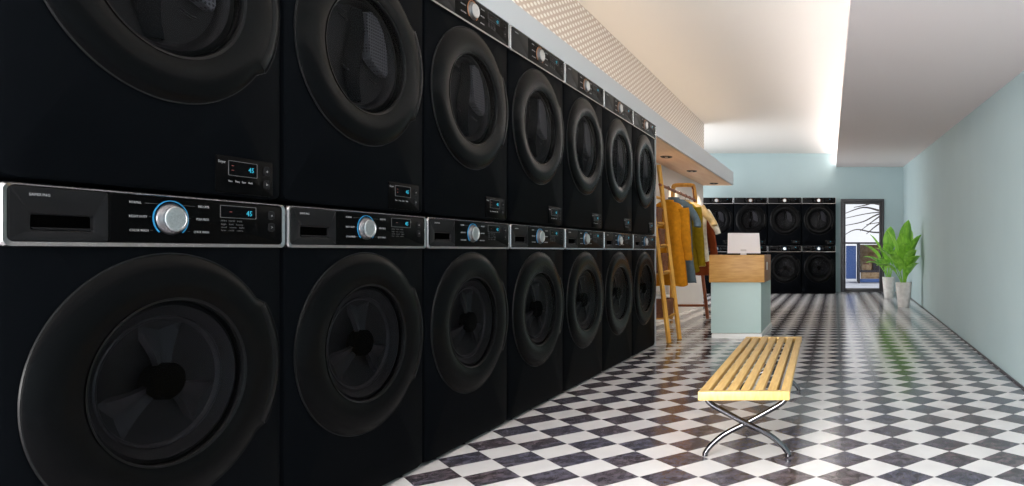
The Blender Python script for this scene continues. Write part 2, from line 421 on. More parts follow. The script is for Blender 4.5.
def bump(th):
    a = math.degrees((th + PI) % (2 * PI) - PI)
    t = (37 - abs(a)) / 7
    t = max(0, min(1, t)); return t * t * (3 - 2 * t)

def make_machine(kind):
    root = bpy.data.objects.new('washing_machine' if kind == 'washer' else 'tumble_dryer', None); COL.objects.link(root)
    # body with a round opening
    angs = sorted(set([2 * PI * k / NR for k in range(NR)] + [math.atan2(sz * H / 2 + H / 2 - DZC, sx * W / 2) % (2 * PI) for sx in (-1, 1) for sz in (-1, 1)]))
    def rl(inset, r, y):
        return [(p[0], y, p[1]) for p in (ray_rr(0, H / 2, W - 2 * inset, H - .006 - 2 * inset, r, a, 0, DZC) for a in angs)]
    def cl(r, y): return [(r * math.cos(a), y, DZC + r * math.sin(a)) for a in angs]
    b = MB().loft([cl(.222, .05), cl(.232, .0), rl(.012, .018, 0), rl(.004, .022, .004), rl(0, .024, .014), rl(0, .024, D)], False, True)
    b.build('body', M['body'], root, 35)
    # control panel band
    cz = (PZ0 + PZ1) / 2; ph = PZ1 - PZ0
    z1, z0 = PZ1, PZ0
    fr = MB().loft([rrect(0, cz, W, ph + .004, .016, .004), rrect(0, cz, W, ph + .004, .016, -.006), rrect(0, cz, W - .006, ph - .002, .014, -.011),
                    rrect(0, cz + .0025, W - .022, ph - .014, .012, -.009), rrect(0, cz + .0025, W - .026, ph - .017, .010, -.002)])
    fr.build('panel_bezel', M['chrome'], root, 50)
    cz += .0025
    XD = -.5 * W + .29 * W       # split between drawer and panel
    pw0, pw1 = XD + .001, W / 2 - .013
    MB().loft([rrect((pw0 + pw1) / 2, cz, pw1 - pw0, ph - .016, .006, -.001), rrect((pw0 + pw1) / 2, cz, pw1 - pw0, ph - .016, .006, -.007),
               rrect((pw0 + pw1) / 2, cz, pw1 - pw0 - .004, ph - .020, .005, -.009)], True, True).build('control_panel', M['panel'], root, 40)
    dw0, dw1 = -W / 2 + .013, XD - .001
    dc, dwid = (dw0 + dw1) / 2, dw1 - dw0
    if kind == 'washer':
        # drawer front with a shallow grip, its deep shade painted by a black plate
        hx, hz, hw, hh = -W / 2 + .16 * W, .902, .118, .034
        dn = 7
        oa = rrect(dc, cz, dwid, ph - .016, .006, -.001); ob = rrect(dc, cz, dwid, ph - .016, .006, -.008); oc = rrect(dc, cz, dwid - .004, ph - .020, .005, -.010)
        ia = rrect(hx, hz, hw + .006, hh + .006, .006, -.010); ib = rrect(hx, hz, hw, hh, .005, -.008); ic = rrect(hx, hz + .001, hw - .003, hh - .005, .004, -.0012)
        dr = MB().loft([oa, ob, oc, ia, ib, ic], True, True).build('detergent_drawer', M['drawer'], root, 40)
        MB().loft([rrect(hx, hz + .001, hw - .004, hh - .006, .004, -.0018), rrect(hx, hz + .001, hw - .004, hh - .006, .004, -.0008)], True, True).build('grip_shade', M['slot'], dr)
        MB().bbox(hx - hw / 2 + .004, hx + hw / 2 - .004, -.0085, -.001, hz - hh / 2 + .002, hz - hh / 2 + .007, .0015).build('grip_lip', M['drawer'], dr)
    else:
        dr = MB().loft([rrect(dc, cz, dwid, ph - .016, .006, -.001), rrect(dc, cz, dwid, ph - .016, .006, -.008), rrect(dc, cz, dwid - .004, ph - .020, .005, -.010)], True, True).build('side_panel', M['drawer'], root, 40)
    t = text_obj('brand_lettering', [('SAMSUNG', -W / 2 + .068 * W, .9545, .0082, 'LEFT', 1.0)], M['ink'], dr); t.location.y = -.0102
    # programme lettering either side of the dial
    xl, xrr = -W / 2 + .353 * W, -W / 2 + .644 * W
    left = ['NORMAL', 'HEAVY DUTY', 'COLOR WASH']; right = ['DELICATE', 'PERM PRESS', 'QUICK DRY' if kind == 'dryer' else 'QUICK WASH']
    ln = []
    for s, z in zip(left, (.953, .921, .889)): ln.append((s, xl, z, .0082, 'LEFT', .82))
    for s, z in zip(right, (.953, .921, .889)): ln.append((s, xrr, z, .0082, 'RIGHT', .82))
    for q in ln:
        t = text_obj('cycle_lettering', [q], M['ink'], root); t.location.y = -.0092
    # tick lines to the dial
    kx, kz = -.003, .921
    for s, (xa, xb, za) in enumerate(((-.062, -.030, .955), (-.052, -.047, .924), (-.05, -.044, .892), (.062, .030, .955), (.052, .047, .924), (.05, .044, .892))):
        MB().box(min(xa, xb) + kx, max(xa, xb) + kx, -.0095, -.009, za, za + .0008).build('dial_mark', M['inkdim'], root)
    # dial
    kn = MB().lathe_y([(.0385, -.009), (.0385, -.011), (.036, -.015), (.031, -.021), (.029, -.022)], 48, (kx, 0, kz), False, True).build('dial', M['knobside'], root, 40)
    MB().lathe_y([(.030, -.021), (.030, -.024), (.0285, -.0255), (.024, -.026), (.0235, -.0245), (.0, -.0245)], 48, (kx, 0, kz)).build('dial_cap', M['knob'], kn, 30)
    arc = MB(); ls = []
    for k in range(61):
        a = math.radians(-48 + 276 * k / 60)
        ca, sa = math.cos(a), math.sin(a)
        ls.append([(kx + .0423 * ca, -.0092, kz + .0423 * sa), (kx + .0445 * ca, -.0092, kz + .0445 * sa), (kx + .0445 * ca, -.0115, kz + .0445 * sa), (kx + .0423 * ca, -.0115, kz + .0423 * sa)])
    arc.loft(ls, True, True).build('light_ring', M['led_blue'] if kind == 'washer' else M['led_amber'], root)
    # display
    x0, x1 = -W / 2 + .690 * W, -W / 2 + .853 * W
    dcx, dcw = (x0 + x1) / 2, x1 - x0
    ds = MB().loft([rrect(dcx, .9475, dcw, .033, .003, -.0088), rrect(dcx, .9475, dcw, .033, .003, -.0102), rrect(dcx, .9475, dcw - .003, .030, .002, -.0102), rrect(dcx, .9475, dcw - .003, .030, .002, -.0094)]).build('display_frame', M['inkdim'], root)
    sc = MB().box(x0 + .0015, x1 - .0015, -.0094, -.009, .9335, .9615).build('display', M['screen'], root)
    t = text_obj('display_digits', [('45', x1 - .012, .939, .020, 'RIGHT', 1.0)], M['digit'], sc); t.location.y = -.0096
    t = text_obj('display_icons', [('--', x0 + .028, .945, .012, 'LEFT', 1.0)], M['ind_red'], sc); t.location.y = -.0096
    ln = [('SPIN  TEMP  SOIL', x0 + .002, .9215, .0055, 'LEFT', 1.6)]
    for k, s in enumerate(('high   hot   heavy', 'med   warm   light', 'low   cold   extra')): ln.append((s, x0 + .003, .9125 - .008 * k, .006, 'LEFT', 1.6))
    t = text_obj('option_lettering', ln, M['inkdim'], root); t.location.y = -.0092
    bx = -W / 2 + .928 * W
    for zz, sym in ((.945, 'o'), (.911, '>')):
        bt = MB().loft([rrect(bx, zz, .022, .024, .006, -.0088), rrect(bx, zz, .021, .023, .006, -.0106), rrect(bx, zz, .018, .020, .005, -.011)], False, True).build('push_button', M['drawer'], root, 40)
        t = text_obj('button_symbol', [(sym, bx, zz - .004, .012, 'CENTER', 1.0)], M['ink'], bt); t.location.y = -.0112
    # second small panel low on the dryer
    if kind == 'dryer':
        px0, px1, pz0, pz1 = .126, .308, .014, .112
        pcx, pcz = (px0 + px1) / 2, (pz0 + pz1) / 2
        MB().loft([rrect(pcx, pcz, px1 - px0, pz1 - pz0, .006, .004), rrect(pcx, pcz, px1 - px0, pz1 - pz0, .006, -.0015), rrect(pcx, pcz, px1 - px0 - .003, pz1 - pz0 - .003, .005, -.0025)], False, True).build('lower_panel', M['panel'], root, 40)
        for q in [('Dryer', px0 + .006, .092, .010, 'LEFT', .9)] + [(s, px0 + .036 + .021 * k, .044, .0072, 'LEFT', .9) for k, s in enumerate(('Time', 'Temp', 'Start', 'Hold'))]:
            t = text_obj('lower_lettering', [q], M['ink'], root); t.location.y = -.0027
        MB().loft([rrect(px0 + .082, .081, .092, .040, .003, -.0023), rrect(px0 + .082, .081, .092, .040, .003, -.0036), rrect(px0 + .082, .081, .089, .037, .002, -.0036), rrect(px0 + .082, .081, .089, .037, .002, -.0026)]).build('lower_display_frame', M['inkdim'], root)
        sc = MB().box(px0 + .0385, px0 + .1255, -.0028, -.0024, .063, .099).build('lower_display', M['screen'], root)
        t = text_obj('lower_digits', [('45', px0 + .118, .075, .019, 'RIGHT', 1.0)], M['digit'], sc); t.location.y = -.003
        t = text_obj('lower_icons', [('--', px0 + .046, .085, .012, 'LEFT', 1.0), ('--', px0 + .046, .073, .012, 'LEFT', 1.0)], M['ind_red'], sc); t.location.y = -.003
        for zz, sym in ((.085, 'o'), (.047, '>')):
            bt = MB().loft([rrect(px1 - .022, zz, .022, .026, .006, -.002), rrect(px1 - .022, zz, .020, .024, .006, -.004)], False, True).build('lower_button', M['drawer'], root, 40)
            t = text_obj('lower_button_symbol', [(sym, px1 - .022, zz - .004, .012, 'CENTER', 1.0)], M['ink'], bt); t.location.y = -.0042
    # door
    def rf(r, th):
        w = max(0, min(1, (r - .262) / .04)); return r + .020 * w * bump(th)
    prof = [(.300, -.0005), (.305, -.003), (.3065, -.006), (.3055, -.008), (.301, -.011), (.294, -.015), (.284, -.019), (.268, -.0225), (.248, -.024), (.226, -.0225), (.208, -.019), (.200, -.017),
            (.197, -.0165), (.195, -.015), (.192, -.010), (.191, .0), (.196, .008), (.205, .02)]
    dr = MB().lathe_y(prof, 128, (0, 0, DZC), rf=rf).build('door', M['ring'], root, 50)
    # bright thin seam ring round the door
    MB().lathe_y([(.3075, -.0005), (.3095, -.003), (.3085, -.006), (.3055, -.006)], 128, (0, 0, DZC), rf=rf).build('door_seam', M['seam'], dr, 50)
    gp = MB(); ls = []
    for k in range(41):
        a = math.radians(-32 + 64 * k / 40); e = math.sin(PI * k / 40) ** .5
        l = []
        for (r, y) in ((.284, -.0185), (.289, -.0195 - .003 * e), (.299, -.018 - .004 * e), (.311, -.014 - .003 * e), (.320, -.009), (.314, -.007)):
            l.append((r * math.cos(a), y, DZC + r * math.sin(a)))
        ls.append(l)
    gp.loft(ls, True, True).build('door_grip', M['grip'], dr, 50)
    MB().lathe_y([(.1935, -.0125), (.17, -.0145), (.12, -.0165), (.06, -.018), (.0, -.0185)], 64, (0, 0, DZC)).build('door_glass', M['smoke'], dr, 60)
    MB().lathe_y([(.1955, -.0165), (.1975, -.0185), (.1995, -.0185), (.2015, -.0195)], 96, (0, 0, DZC)).build('glass_rim', M['grip'], dr, 60)
    # drum
    if kind == 'washer':
        du = MB().lathe_y([(.204, .012), (.190, .001), (.182, -.003), (.172, .004), (.150, .018), (.10, .028), (.05, .032), (0, .032)], 64, (0, 0, DZC)).build('drum', M['drumdark'], root, 40)
        MB().lathe_y([(.146, .020), (.150, .012), (.156, .010), (.161, .014), (.163, .020)], 64, (0, 0, DZC)).build('drum_lip', M['vane'], du, 50)
        MB().lathe_y([(.044, .03), (.044, -.002), (.040, -.006), (0, -.007)], 40, (0, 0, DZC)).build('drum_hub', M['slot'], du, 40)
        for a0 in (90, 212, 328):
            vm = MB(); ls = []
            a = math.radians(a0); ca, sa = math.cos(a), math.sin(a)
            for k in range(15):
                t = k / 14; r = .036 + .112 * t; hw = .020 + .055 * t ** 1.5; y = .004 + .012 * t
                l = []
                for j in range(11):
                    s = -1 + 2 * j / 10
                    u = hw * s; yy = y + .010 * (1 - abs(s)) ** .7 + .014 * (abs(s) > .99)
                    l.append((r * ca - u * sa, yy, DZC + r * sa + u * ca))
                ls.append(l)
            vm.loft(ls, closed=False); vm.build('drum_paddle', M['vane'], du, 60)
    else:
        du = MB().lathe_y([(.204, .018), (.190, .010), (.180, .008), (.172, .014), (.165, .034), (.10, .042), (.05, .044), (0, .044)], 64, (0, 0, DZC)).build('drum', M['drumdark'], root, 40)
        # perforated lint grille on the right, curved rib in the middle
        pts = [(.030, .155), (.055, .168), (.085, .155), (.118, .114), (.138, .05), (.142, -.03), (.135, -.045), (.075, -.018), (.052, .0), (.040, .06), (.030, .12)]
        MB().loft([[(x, .04, DZC + z) for x, z in pts], [(x, .014, DZC + z) for x, z in pts], [(x * .98 + .002, .011, DZC + z * .97 + .002) for x, z in pts]], True, True).build('lint_grille', M['perf'], du, 30)
        for k, (x, z, L) in enumerate(((-.07, .13, .05), (-.06, .105, .04), (.085, -.075, .04), (-.05, -.06, .03))):
            MB().tube([(x - L / 2, .03, DZC + z + .012), (x, .025, DZC + z), (x + L / 2, .03, DZC + z + .002)], .003, 8).build('drum_rib', M['vane'], du, 60)
        MB().loft([[(-.022 + .012 * math.sin(s * 3) - .022 * (1 - abs(s)), .036, DZC + .158 * s), (.004 + .012 * math.sin(s * 3), .010, DZC + .158 * s), (.022 + .012 * math.sin(s * 3), .036, DZC + .158 * s)] for s in [-1 + k / 8 for k in range(17)]], closed=False).build('drum_paddle', M['ring'], du, 60)
    return root

washer = make_machine('washer'); dryer = make_machine('dryer')
P = .6933; Y0 = 1.319
ORD = ['nearest the camera', 'second from the camera', 'third from the camera', 'fourth from the camera', 'fifth from the camera', 'second to last', 'last, next to the clothes rack']
first_w = first_d = True
for k in range(7):
    yc = Y0 + (k + .5) * P
    w = washer if k == 0 else copy_tree(washer)
    w.location = (XROW, yc, 0.006); w.rotation_euler = (0, 0, PI / 2)
    tag(w, 'black front-loading washer, bottom row on the left wall, ' + ORD[k], 'washing machine', 'washers in the bottom row on the left wall')
    d = dryer if k == 0 else copy_tree(dryer)
    d.location = (XROW, yc, 0.006 + H); d.rotation_euler = (0, 0, PI / 2)
    tag(d, 'black dryer stacked on a washer, left wall, ' + ORD[k], 'dryer', 'dryers stacked in the top row on the left wall')
BS = .966; BP = .672; YM = 13.6
ORDB = ['at the right end beside the glass door', 'second from the glass door', 'third from the glass door', 'fourth from the glass door']
for k in range(4):
    xc = .02 - (k + .5) * BP
    w = copy_tree(washer); w.location = (xc, YM, .006); w.rotation_euler = (0, 0, 0); w.scale = (BS,) * 3
    tag(w, 'black washer, bottom row on the back wall, ' + ORDB[k], 'washing machine', 'washers against the back wall')
    d = copy_tree(dryer); d.location = (xc, YM, .006 + H * BS); d.rotation_euler = (0, 0, 0); d.scale = (BS,) * 3
    tag(d, 'black dryer, top row on the back wall, ' + ORDB[k], 'dryer', 'dryers against the back wall')

# ------------------------------------------------------------------ bench
SK = (-.588 - -.542) / 1.77      # slight skew of the long axis
rz_b = math.atan(.5 * ((-.588 + .542) + (-.209 + .179)) / 1.83)
bench = thing('bench', (-.362, 2.74, 0), -rz_b, 'pale slatted wooden bench with crossed chrome legs on the checkered floor', 'bench')
BW, BL, BZ = .364, 1.76, .292
MB().bbox(-BW / 2, BW / 2, 0, .034, BZ - .036, BZ, .004).build('end_rail', M['bamboo'], bench, 40)
MB().bbox(-BW / 2, BW / 2, BL - .034, BL, BZ - .036, BZ, .004).build('end_rail', M['bamboo'], bench, 40)
for i in range(7):
    x = -BW / 2 + .019 + i * (BW - .038) / 6
    MB().bbox(x - .0185, x + .0185, .034, BL - .034, BZ - .024, BZ - .001, .004).build('slat', M['bamboo'], bench, 40)
def smooth_pts(p, n=6):
    out = []; p = [Vector(q) for q in p]
    for i in range(len(p) - 1):
        a, b, c, d = p[max(i - 1, 0)], p[i], p[i + 1], p[min(i + 2, len(p) - 1)]
        for k in range(n):
            t = k / n
            out.append(.5 * ((2 * b) + (c - a) * t + (2 * a - 5 * b + 4 * c - d) * t * t + (3 * b - a - 3 * c + d) * t ** 3))
    out.append(p[-1]); return out
legA = [(-.165, .254), (-.150, .225), (-.085, .186), (0, .140), (.09, .094), (.145, .050), (.170, .018), (.172, .004)]
for (yy, s) in ((.10, 0), (BL - .34, 0)):
    for sx, off in ((1, 0), (-1, .016)):
        MB().tube(smooth_pts([(sx * x, yy + off, z) for x, z in legA]),   .0118, 10, flat=(1.0, 1.0))  .build('leg', M['legchrome'], bench, 60)
    MB().cyl((-.168, yy + .008, .250), (.168, yy + .008, .250), .008, 12).build('leg_crossbar', M['legchrome'], bench, 60)
for sx in (-1, 1):
    MB().bbox(sx * .13 - .012, sx * .13 + .012, .05, BL - .05, BZ - .038, BZ - .026, .002).build('side_rail', M['chrome'], bench, 40)

# ------------------------------------------------------------------ reception desk
desk = thing('reception_desk', (-.95, 6.74, 0), 0, 'pale teal reception desk with a honey wood top behind the bench', 'desk')
MB().bbox(-.262, .228, .0, 1.0, .05, .56, .003).build('cabinet', M['deskteal'], desk, 40)
MB().bbox(-.25, .24, -.03, 1.02, 0, .045, .003).build('plinth', M['white'], desk, 40)
# wooden tray top: thick front board, side board, worktop behind
MB().bbox(-.272, .264, -.04, -.012, .545, .812, .003).build('front_board', M['oak'], desk, 40)
MB().bbox(.240, .264, -.012, .62, .545, .812, .002).build('side_board', M['oakside'], desk, 40)
MB().bbox(-.272, -.248, -.012, .62, .545, .812, .002).build('side_board', M['oakside'], desk, 40)
MB().bbox(-.247, .239, -.011, .62, .56, .79, .002).build('worktop', M['oak'], desk, 40)
MB().bbox(.264, .268, .16, .25, .66, .74, .001).build('socket_plate', M['white'], desk)
# monitor
mo = thing('computer_monitor', (-.925, 6.98, .792), 0, 'white computer monitor seen from behind on the reception desk', 'monitor')
mo.rotation_euler = (0, 0, math.radians(6))
sh = MB().loft([[(x * w + .006 * (1 - zf), y + .05 * (zf - .5), .035 + .205 * zf) for (x, zf) in ((-.166, 0.0), (.166, 0.0), (.158, 1.0), (-.158, 1.0))] for (y, w) in ((-.012, .985), (-.008, 1.0), (.010, 1.0), (.014, .985))], True, True)
sh.build('shell', M['monitor'], mo)
MB().loft([[(x * .95, y + .05 * (zf - .5), .045 + .185 * zf) for (x, zf) in ((-.166, 0.0), (.166, 0.0), (.158, 1.0), (-.158, 1.0))] for y in (.014, .0165)], True, True).build('screen', M['screen'], mo)
MB().bbox(-.03, .03, -.032, -.022, .004, .075, .004).build('stand', M['monmark'], mo, 40)
MB().bbox(-.08, .08, -.07, .08, 0, .006, .002).build('stand_foot', M['monitor'], mo, 40)

# ------------------------------------------------------------------ clothes rack
rack = thing('clothes_rack', (-1.75, 7.6, 0), 0, 'golden wood clothes rack with a ladder end, against the white niche wall', 'rack')
def rp(x, y, z): return (x + 1.75, y - 7.6, z)
def lad(y, z): return (-1.50 - .20 * z / 1.67, y, z)
for y in (6.40, 6.66):
    dx = -.04 if y < 6.5 else 0
    MB().tube([rp(lad(y, 0)[0] + dx, y, 0), rp(lad(y, 1.68)[0] + dx, y, 1.68)], .0225, 4, flat=(1, .85)).build('ladder_rail', M['rackwood'], rack)
for z in (.24, .655, .905, 1.115, 1.36):
    x = lad(0, z)[0] - .02
    MB().cyl(rp(x - .02, 6.40, z), rp(x, 6.66, z), .014, 12).build('rung', M['rackwood'], rack, 40)
for z in (.225, .64, .89, 1.10):
    x = lad(0, z)[0] - .03
    MB().bbox(-2.08 + 1.75, x + 1.75, 6.41 - 7.6, 6.66 - 7.6, z - .012, z, .002).build('shelf_board', M['rackwood'], rack, 40)
for y in (6.43, 6.64):
    MB().bbox(-2.095 + 1.75, -2.065 + 1.75, y - .014 - 7.6, y + .014 - 7.6, 0, 1.5, .003).build('back_post', M['rackwood'], rack, 40)
YE = 8.68
MB().tube([rp(-1.60, YE, 0), rp(-1.66, YE, .5), rp(-1.72, YE, 1.1), rp(-1.772, YE, 1.62), rp(-1.79, YE, 1.665)], .022, 8, flat=(1, 1.2)).build('end_leg', M['rodwood'], rack, 40)
MB().tube([rp(-2.06, YE, 0), rp(-2.05, YE, 1.0), rp(-2.035, YE, 1.62), rp(-2.02, YE, 1.665)], .022, 8, flat=(1, 1.2)).build('end_leg', M['rackwood'], rack, 40)
MB().tube(smooth_pts([rp(-1.752, YE, 1.45), rp(-1.775, YE, 1.64), rp(-1.80, YE, 1.675), rp(-1.9, YE, 1.68), rp(-2.01, YE, 1.675), rp(-2.035, YE, 1.64), rp(-2.04, YE, 1.5)], 5), .026, 8).build('top_hoop', M['rackwood'], rack, 60)
MB().cyl(rp(-2.05, YE, .165), rp(-1.62, YE, .165), .016, 10).build('cross_rail', M['rodwood'], rack, 40)
MB().cyl(rp(-1.675, 6.6, 1.485), rp(-1.752, YE + .02, 1.485), .014, 12).build('hanging_rod', M['rodwood'], rack, 40)

def crate(z, w, d, h, name, mt, label, cat, x, y=6.53):
    z += .002; x = lad(0, z)[0] - .024 - w / 2
    t = thing(name, (x, y, z), 0, label, cat)
    m = MB().loft([rrect3(w, d, .012, 0), rrect3(w, d, .012, h), rrect3(w - .02, d - .02, .008, h), rrect3(w - .02, d - .02, .008, .015)], True, True)
    m.build('box_body', mt, t, 40)
    MB().loft([rrect3(w + .008, d + .008, .014, h - .03), rrect3(w + .008, d + .008, .014, h - .006), rrect3(w + .001, d + .001, .012, h - .006), rrect3(w + .001, d + .001, .012, h - .03)] + [rrect3(w + .008, d + .008, .014, h - .03)]).build('rim_band', mt, t, 40)
    return t
def rrect3(w, d, r, z):
    return [(p[0], p[2], z) for p in rrect(0, 0, w, d, r, 0, 4)]
crate(.225, .40, .20, .175, 'storage_basket', M['boxwood'], 'brown storage basket on the lowest shelf of the ladder rack', 'basket', -1.80)
crate(.64, .36, .20, .19, 'storage_basket', M['boxwood'], 'brown storage basket on the second lowest ladder shelf', 'basket', -1.82)
crate(.89, .34, .20, .17, 'storage_basket', M['boxwood'], 'brown storage basket on the third ladder shelf', 'basket', -1.83)
crate(1.10, .32, .20, .16, 'storage_basket', M['boxwood'], 'brown storage basket on the top ladder shelf', 'basket', -1.85)
tw = thing('folded_towel', (-1.78, 6.53, .404), 0, 'white folded towels on the lowest brown basket', 'towel')
MB().bbox(-.19, .19, -.095, .095, 0, .03, .012).build('towel_fold', M['towel'], tw, 60)
MB().bbox(-.185, .18, -.09, .09, .030, .055, .011).build('towel_fold', M['towel'], tw, 60)

# garments on the rod (local origin at the neck)
def rodx(y): return -1.675 - .077 * (y - 6.6) / 2.1
def garment(name, mt, y, length, sleeve, label, cat, hw=.20, flare=.03, dz=0.0, collar=True, seed=1, out=.085):
    rnd = random.Random(seed); ph = rnd.random() * 6
    zt = 1.40 + dz
    t = thing(name, (rodx(y), y, zt), 0, label, cat, 'garments on the rack')
    m = MB(); ls = []; n = 40; K = 18
    for k in range(K + 1):
        f = k / K
        if k <= 4:
            u = k / 4; w = .055 + (hw - .055) * math.sin(u * PI / 2) ** .9; z = -.105 * u ** 1.5; dp = .03 + .022 * u
        else:
            u = (k - 4) / (K - 4); w = hw + flare * u - .02 * math.sin(PI * u); z = -.105 - (length - .105) * u; dp = .052 + .012 * u
        l = []
        for i in range(n):
            th = 2 * PI * i / n
            rip = 1 + .30 * min(1, f * 1.6) * math.sin(6 * th + ph + 1.2 * f) * abs(math.sin(th))
            l.append((w * math.copysign(abs(math.cos(th)) ** .8, math.cos(th)), dp * rip * math.sin(th) + .012 * math.sin(9 * f + ph), z + (.010 * math.sin(4 * th + ph) if k == K else 0)))
        ls.append(l)
    m.loft(ls, False, True); m.build('bodice' if sleeve else 'bodice', mt, t, 70)
    for sx in (-1, 1):
        q = []; rr = []
        for k in range(9):
            u = k / 8
            q.append((sx * (hw - .035 + out * math.sin(u * PI / 2) + .012 * math.sin(5 * u + ph)), .006 * math.sin(7 * u + ph), -.075 - sleeve * u)); rr.append(.066 - .022 * u + .004 * math.sin(11 * u + ph))
        MB().tube(q, rr, 14, flat=(1, .75)).build('sleeve', mt, t, 70)
        if sleeve > .3:
            MB().tube([(q[-1][0], q[-1][1], q[-1][2] + .02), (q[-1][0], q[-1][1], q[-1][2] - .02)], .040, 14, flat=(1, .75)).build('cuff', mt, t, 70)
    if collar:
        MB().lathe_z([(.052, -.012), (.058, .004), (.056, .016), (.048, .016), (.044, 0)], 24, cap0=False, cap1=False).build('collar', mt, t, 60)
    hg = thing('clothes_hanger', (rodx(y), y, zt), 0, 'clothes hanger holding the ' + label.split(' hanging')[0], 'hanger', 'clothes hangers on the rod')
    zr = 1.485 - zt
    hk = [(0, 0, .0), (0, 0, zr - .03)] + [(.019 * math.sin(a), 0, zr - .019 * math.cos(a) + .0) for a in [math.radians(d) for d in range(0, 241, 30)]]
    hk[1] = (0, 0, zr - .024)
    MB().tube(hk, .0028, 8).build('hook', M['chrome'], hg, 60)
    MB().tube([(-.15, 0, -.052), (-.06, 0, -.012), (0, 0, .002), (.06, 0, -.012), (.15, 0, -.052)], .006, 8).build('shoulder_bar', M['white'], hg, 60)
    return t
garment('sweater', M['mustard'], 6.98, .85, .50, 'mustard yellow knitted sweater hanging first on the rack', 'sweater', hw=.165, flare=.04, seed=3, out=.075, dz=-.05)
garment('dress', M['bluegrey'], 7.28, .88, .22, 'blue grey dress hanging behind the mustard sweater', 'dress', hw=.19, flare=.05, seed=5)
garment('cardigan', M['olive'], 7.62, .78, .62, 'olive yellow cardigan with long sleeves hanging on the rack', 'cardigan', hw=.19, seed=8, dz=.0)
garment('t_shirt', M['beige'], 7.95, .74, .20, 'beige short-sleeved top hanging behind the olive cardigan', 'top', hw=.21, seed=11, dz=.02, out=.15)
garment('shirt', M['offwhite'], 8.22, .66, .26, 'off-white shirt hanging behind the beige top', 'shirt', hw=.215, seed=13, dz=-.01, out=.16)
garment('jacket', M['rust'], 8.47, .84, .55, 'rust brown jacket hanging last on the rack', 'jacket', hw=.195, seed=17)
# dark trousers folded over the rod end
# ------------------------------------------------------------------ plants
def make_leaf(az, lean, stalk, blade, width, droop, mt, parent, base):
    """a strap-like leaf: stalk then folded blade, one mesh"""
    ca, sa = math.cos(az), math.sin(az)
    pts = []; n = 16; ang = lean * .35; p = Vector((0, 0, 0)); L = stalk + blade
    for k in range(n + 1):
        pts.append((p.copy(), ang)); st = L / n
        p = p + Vector((math.sin(ang) * st, 0, math.cos(ang) * st))
        ang += (lean * .65 + droop * (k / n)) / n * 1.6
    ls = []
    for k, (q, a) in enumerate(pts):
        s = k / n * L
        if s < stalk: w = .008
        else:
            u = (s - stalk) / blade; w = .008 + 1.5 * width * (math.sin(PI * min(1, u) ** .8) ** .7 if u < 1 else 0)
        if k == n: w = .002
        nx, nz = math.cos(a), -math.sin(a)          # across-normal inside the leaf plane
        l = []
        for (sy, fold) in ((-1, 1), (-.5, .4), (0, 0), (.5, .4), (1, 1)):
            yy = sy * w; off = fold * w * .35
            l.append(Vector((q.x - nx * off, yy, q.z - nz * off)))
        l2 = [v + Vector((nx, 0, nz)) * (.0015 if w > .01 else .006) for v in reversed(l)]
        ls.append([(base[0] + v.x * ca - v.y * sa, base[1] + v.x * sa + v.y * ca, base[2] + v.z) for v in l + l2])
    MB().loft(ls, True, True).build('leaf', mt, parent, 50)

def plant(loc, ph, pr, label, specs):
    t = thing('potted_plant', loc, 0, label, 'plant', 'potted plants by the door')
    MB().lathe_z([(pr * .66, 0), (pr * .70, .006), (pr * .80, ph * .3), (pr * .93, ph * .7), (pr, ph - .02), (pr, ph), (pr * .93, ph), (pr * .91, ph - .03)], 40, cap0=True, cap1=False).build('pot', M['pot'], t, 40)
    MB().lathe_z([(pr * .90, ph - .05), (pr * .92, ph - .025), (pr * .4, ph - .012)], 32).build('soil', M['soil'], t, 40)
    rnd = random.Random(ph)
    for (az, lean, st, bl, wd, dr) in specs:
        a = math.radians(az)
        make_leaf(a, math.radians(lean), st, bl, wd, math.radians(dr), M['leaf'], t, (.035 * math.cos(a), .035 * math.sin(a), ph - .03))
spA = [(-60, 4, .50, .48, .078, 8), (190, 12, .40, .46, .06, 25), (15, 13, .34, .42, .055, 22), (-75, 40, .30, .42, .05, 30), (165, 34, .32, .40, .055, 35), (-90, 22, .26, .46, .065, 40),
       (-60, 40, .22, .40, .06, 40), (-130, 36, .22, .42, .062, 45), (90, 24, .40, .42, .058, 20), (70, 46, .20, .38, .048, 20), (-60, 50, .16, .34, .045, 20), (200, 56, .20, .36, .05, 40),
       (-100, 8, .34, .46, .08, 20), (60, 14, .44, .44, .058, 20), (-45, 18, .36, .46, .06, 30)]
spB = [(-80, 5, .48, .46, .075, 10), (180, 18, .42, .44, .06, 25), (200, 36, .36, .42, .055, 30), (-100, 24, .30, .44, .06, 35), (150, 52, .26, .40, .05, 35), (-150, 58, .22, .36, .048, 40),
       (-60, 30, .28, .42, .06, 35), (20, 28, .34, .42, .055, 25), (90, 24, .40, .42, .055, 20), (-120, 46, .2, .36, .05, 35)]
plant((1.045, 10.5, 0), .375, .125, 'leafy green plant in a pale pot, the front one of two by the right wall', spA)
plant((.965, 12.4, 0), .385, .115, 'leafy green plant in a pale pot, the rear one next to the glass door', spB)

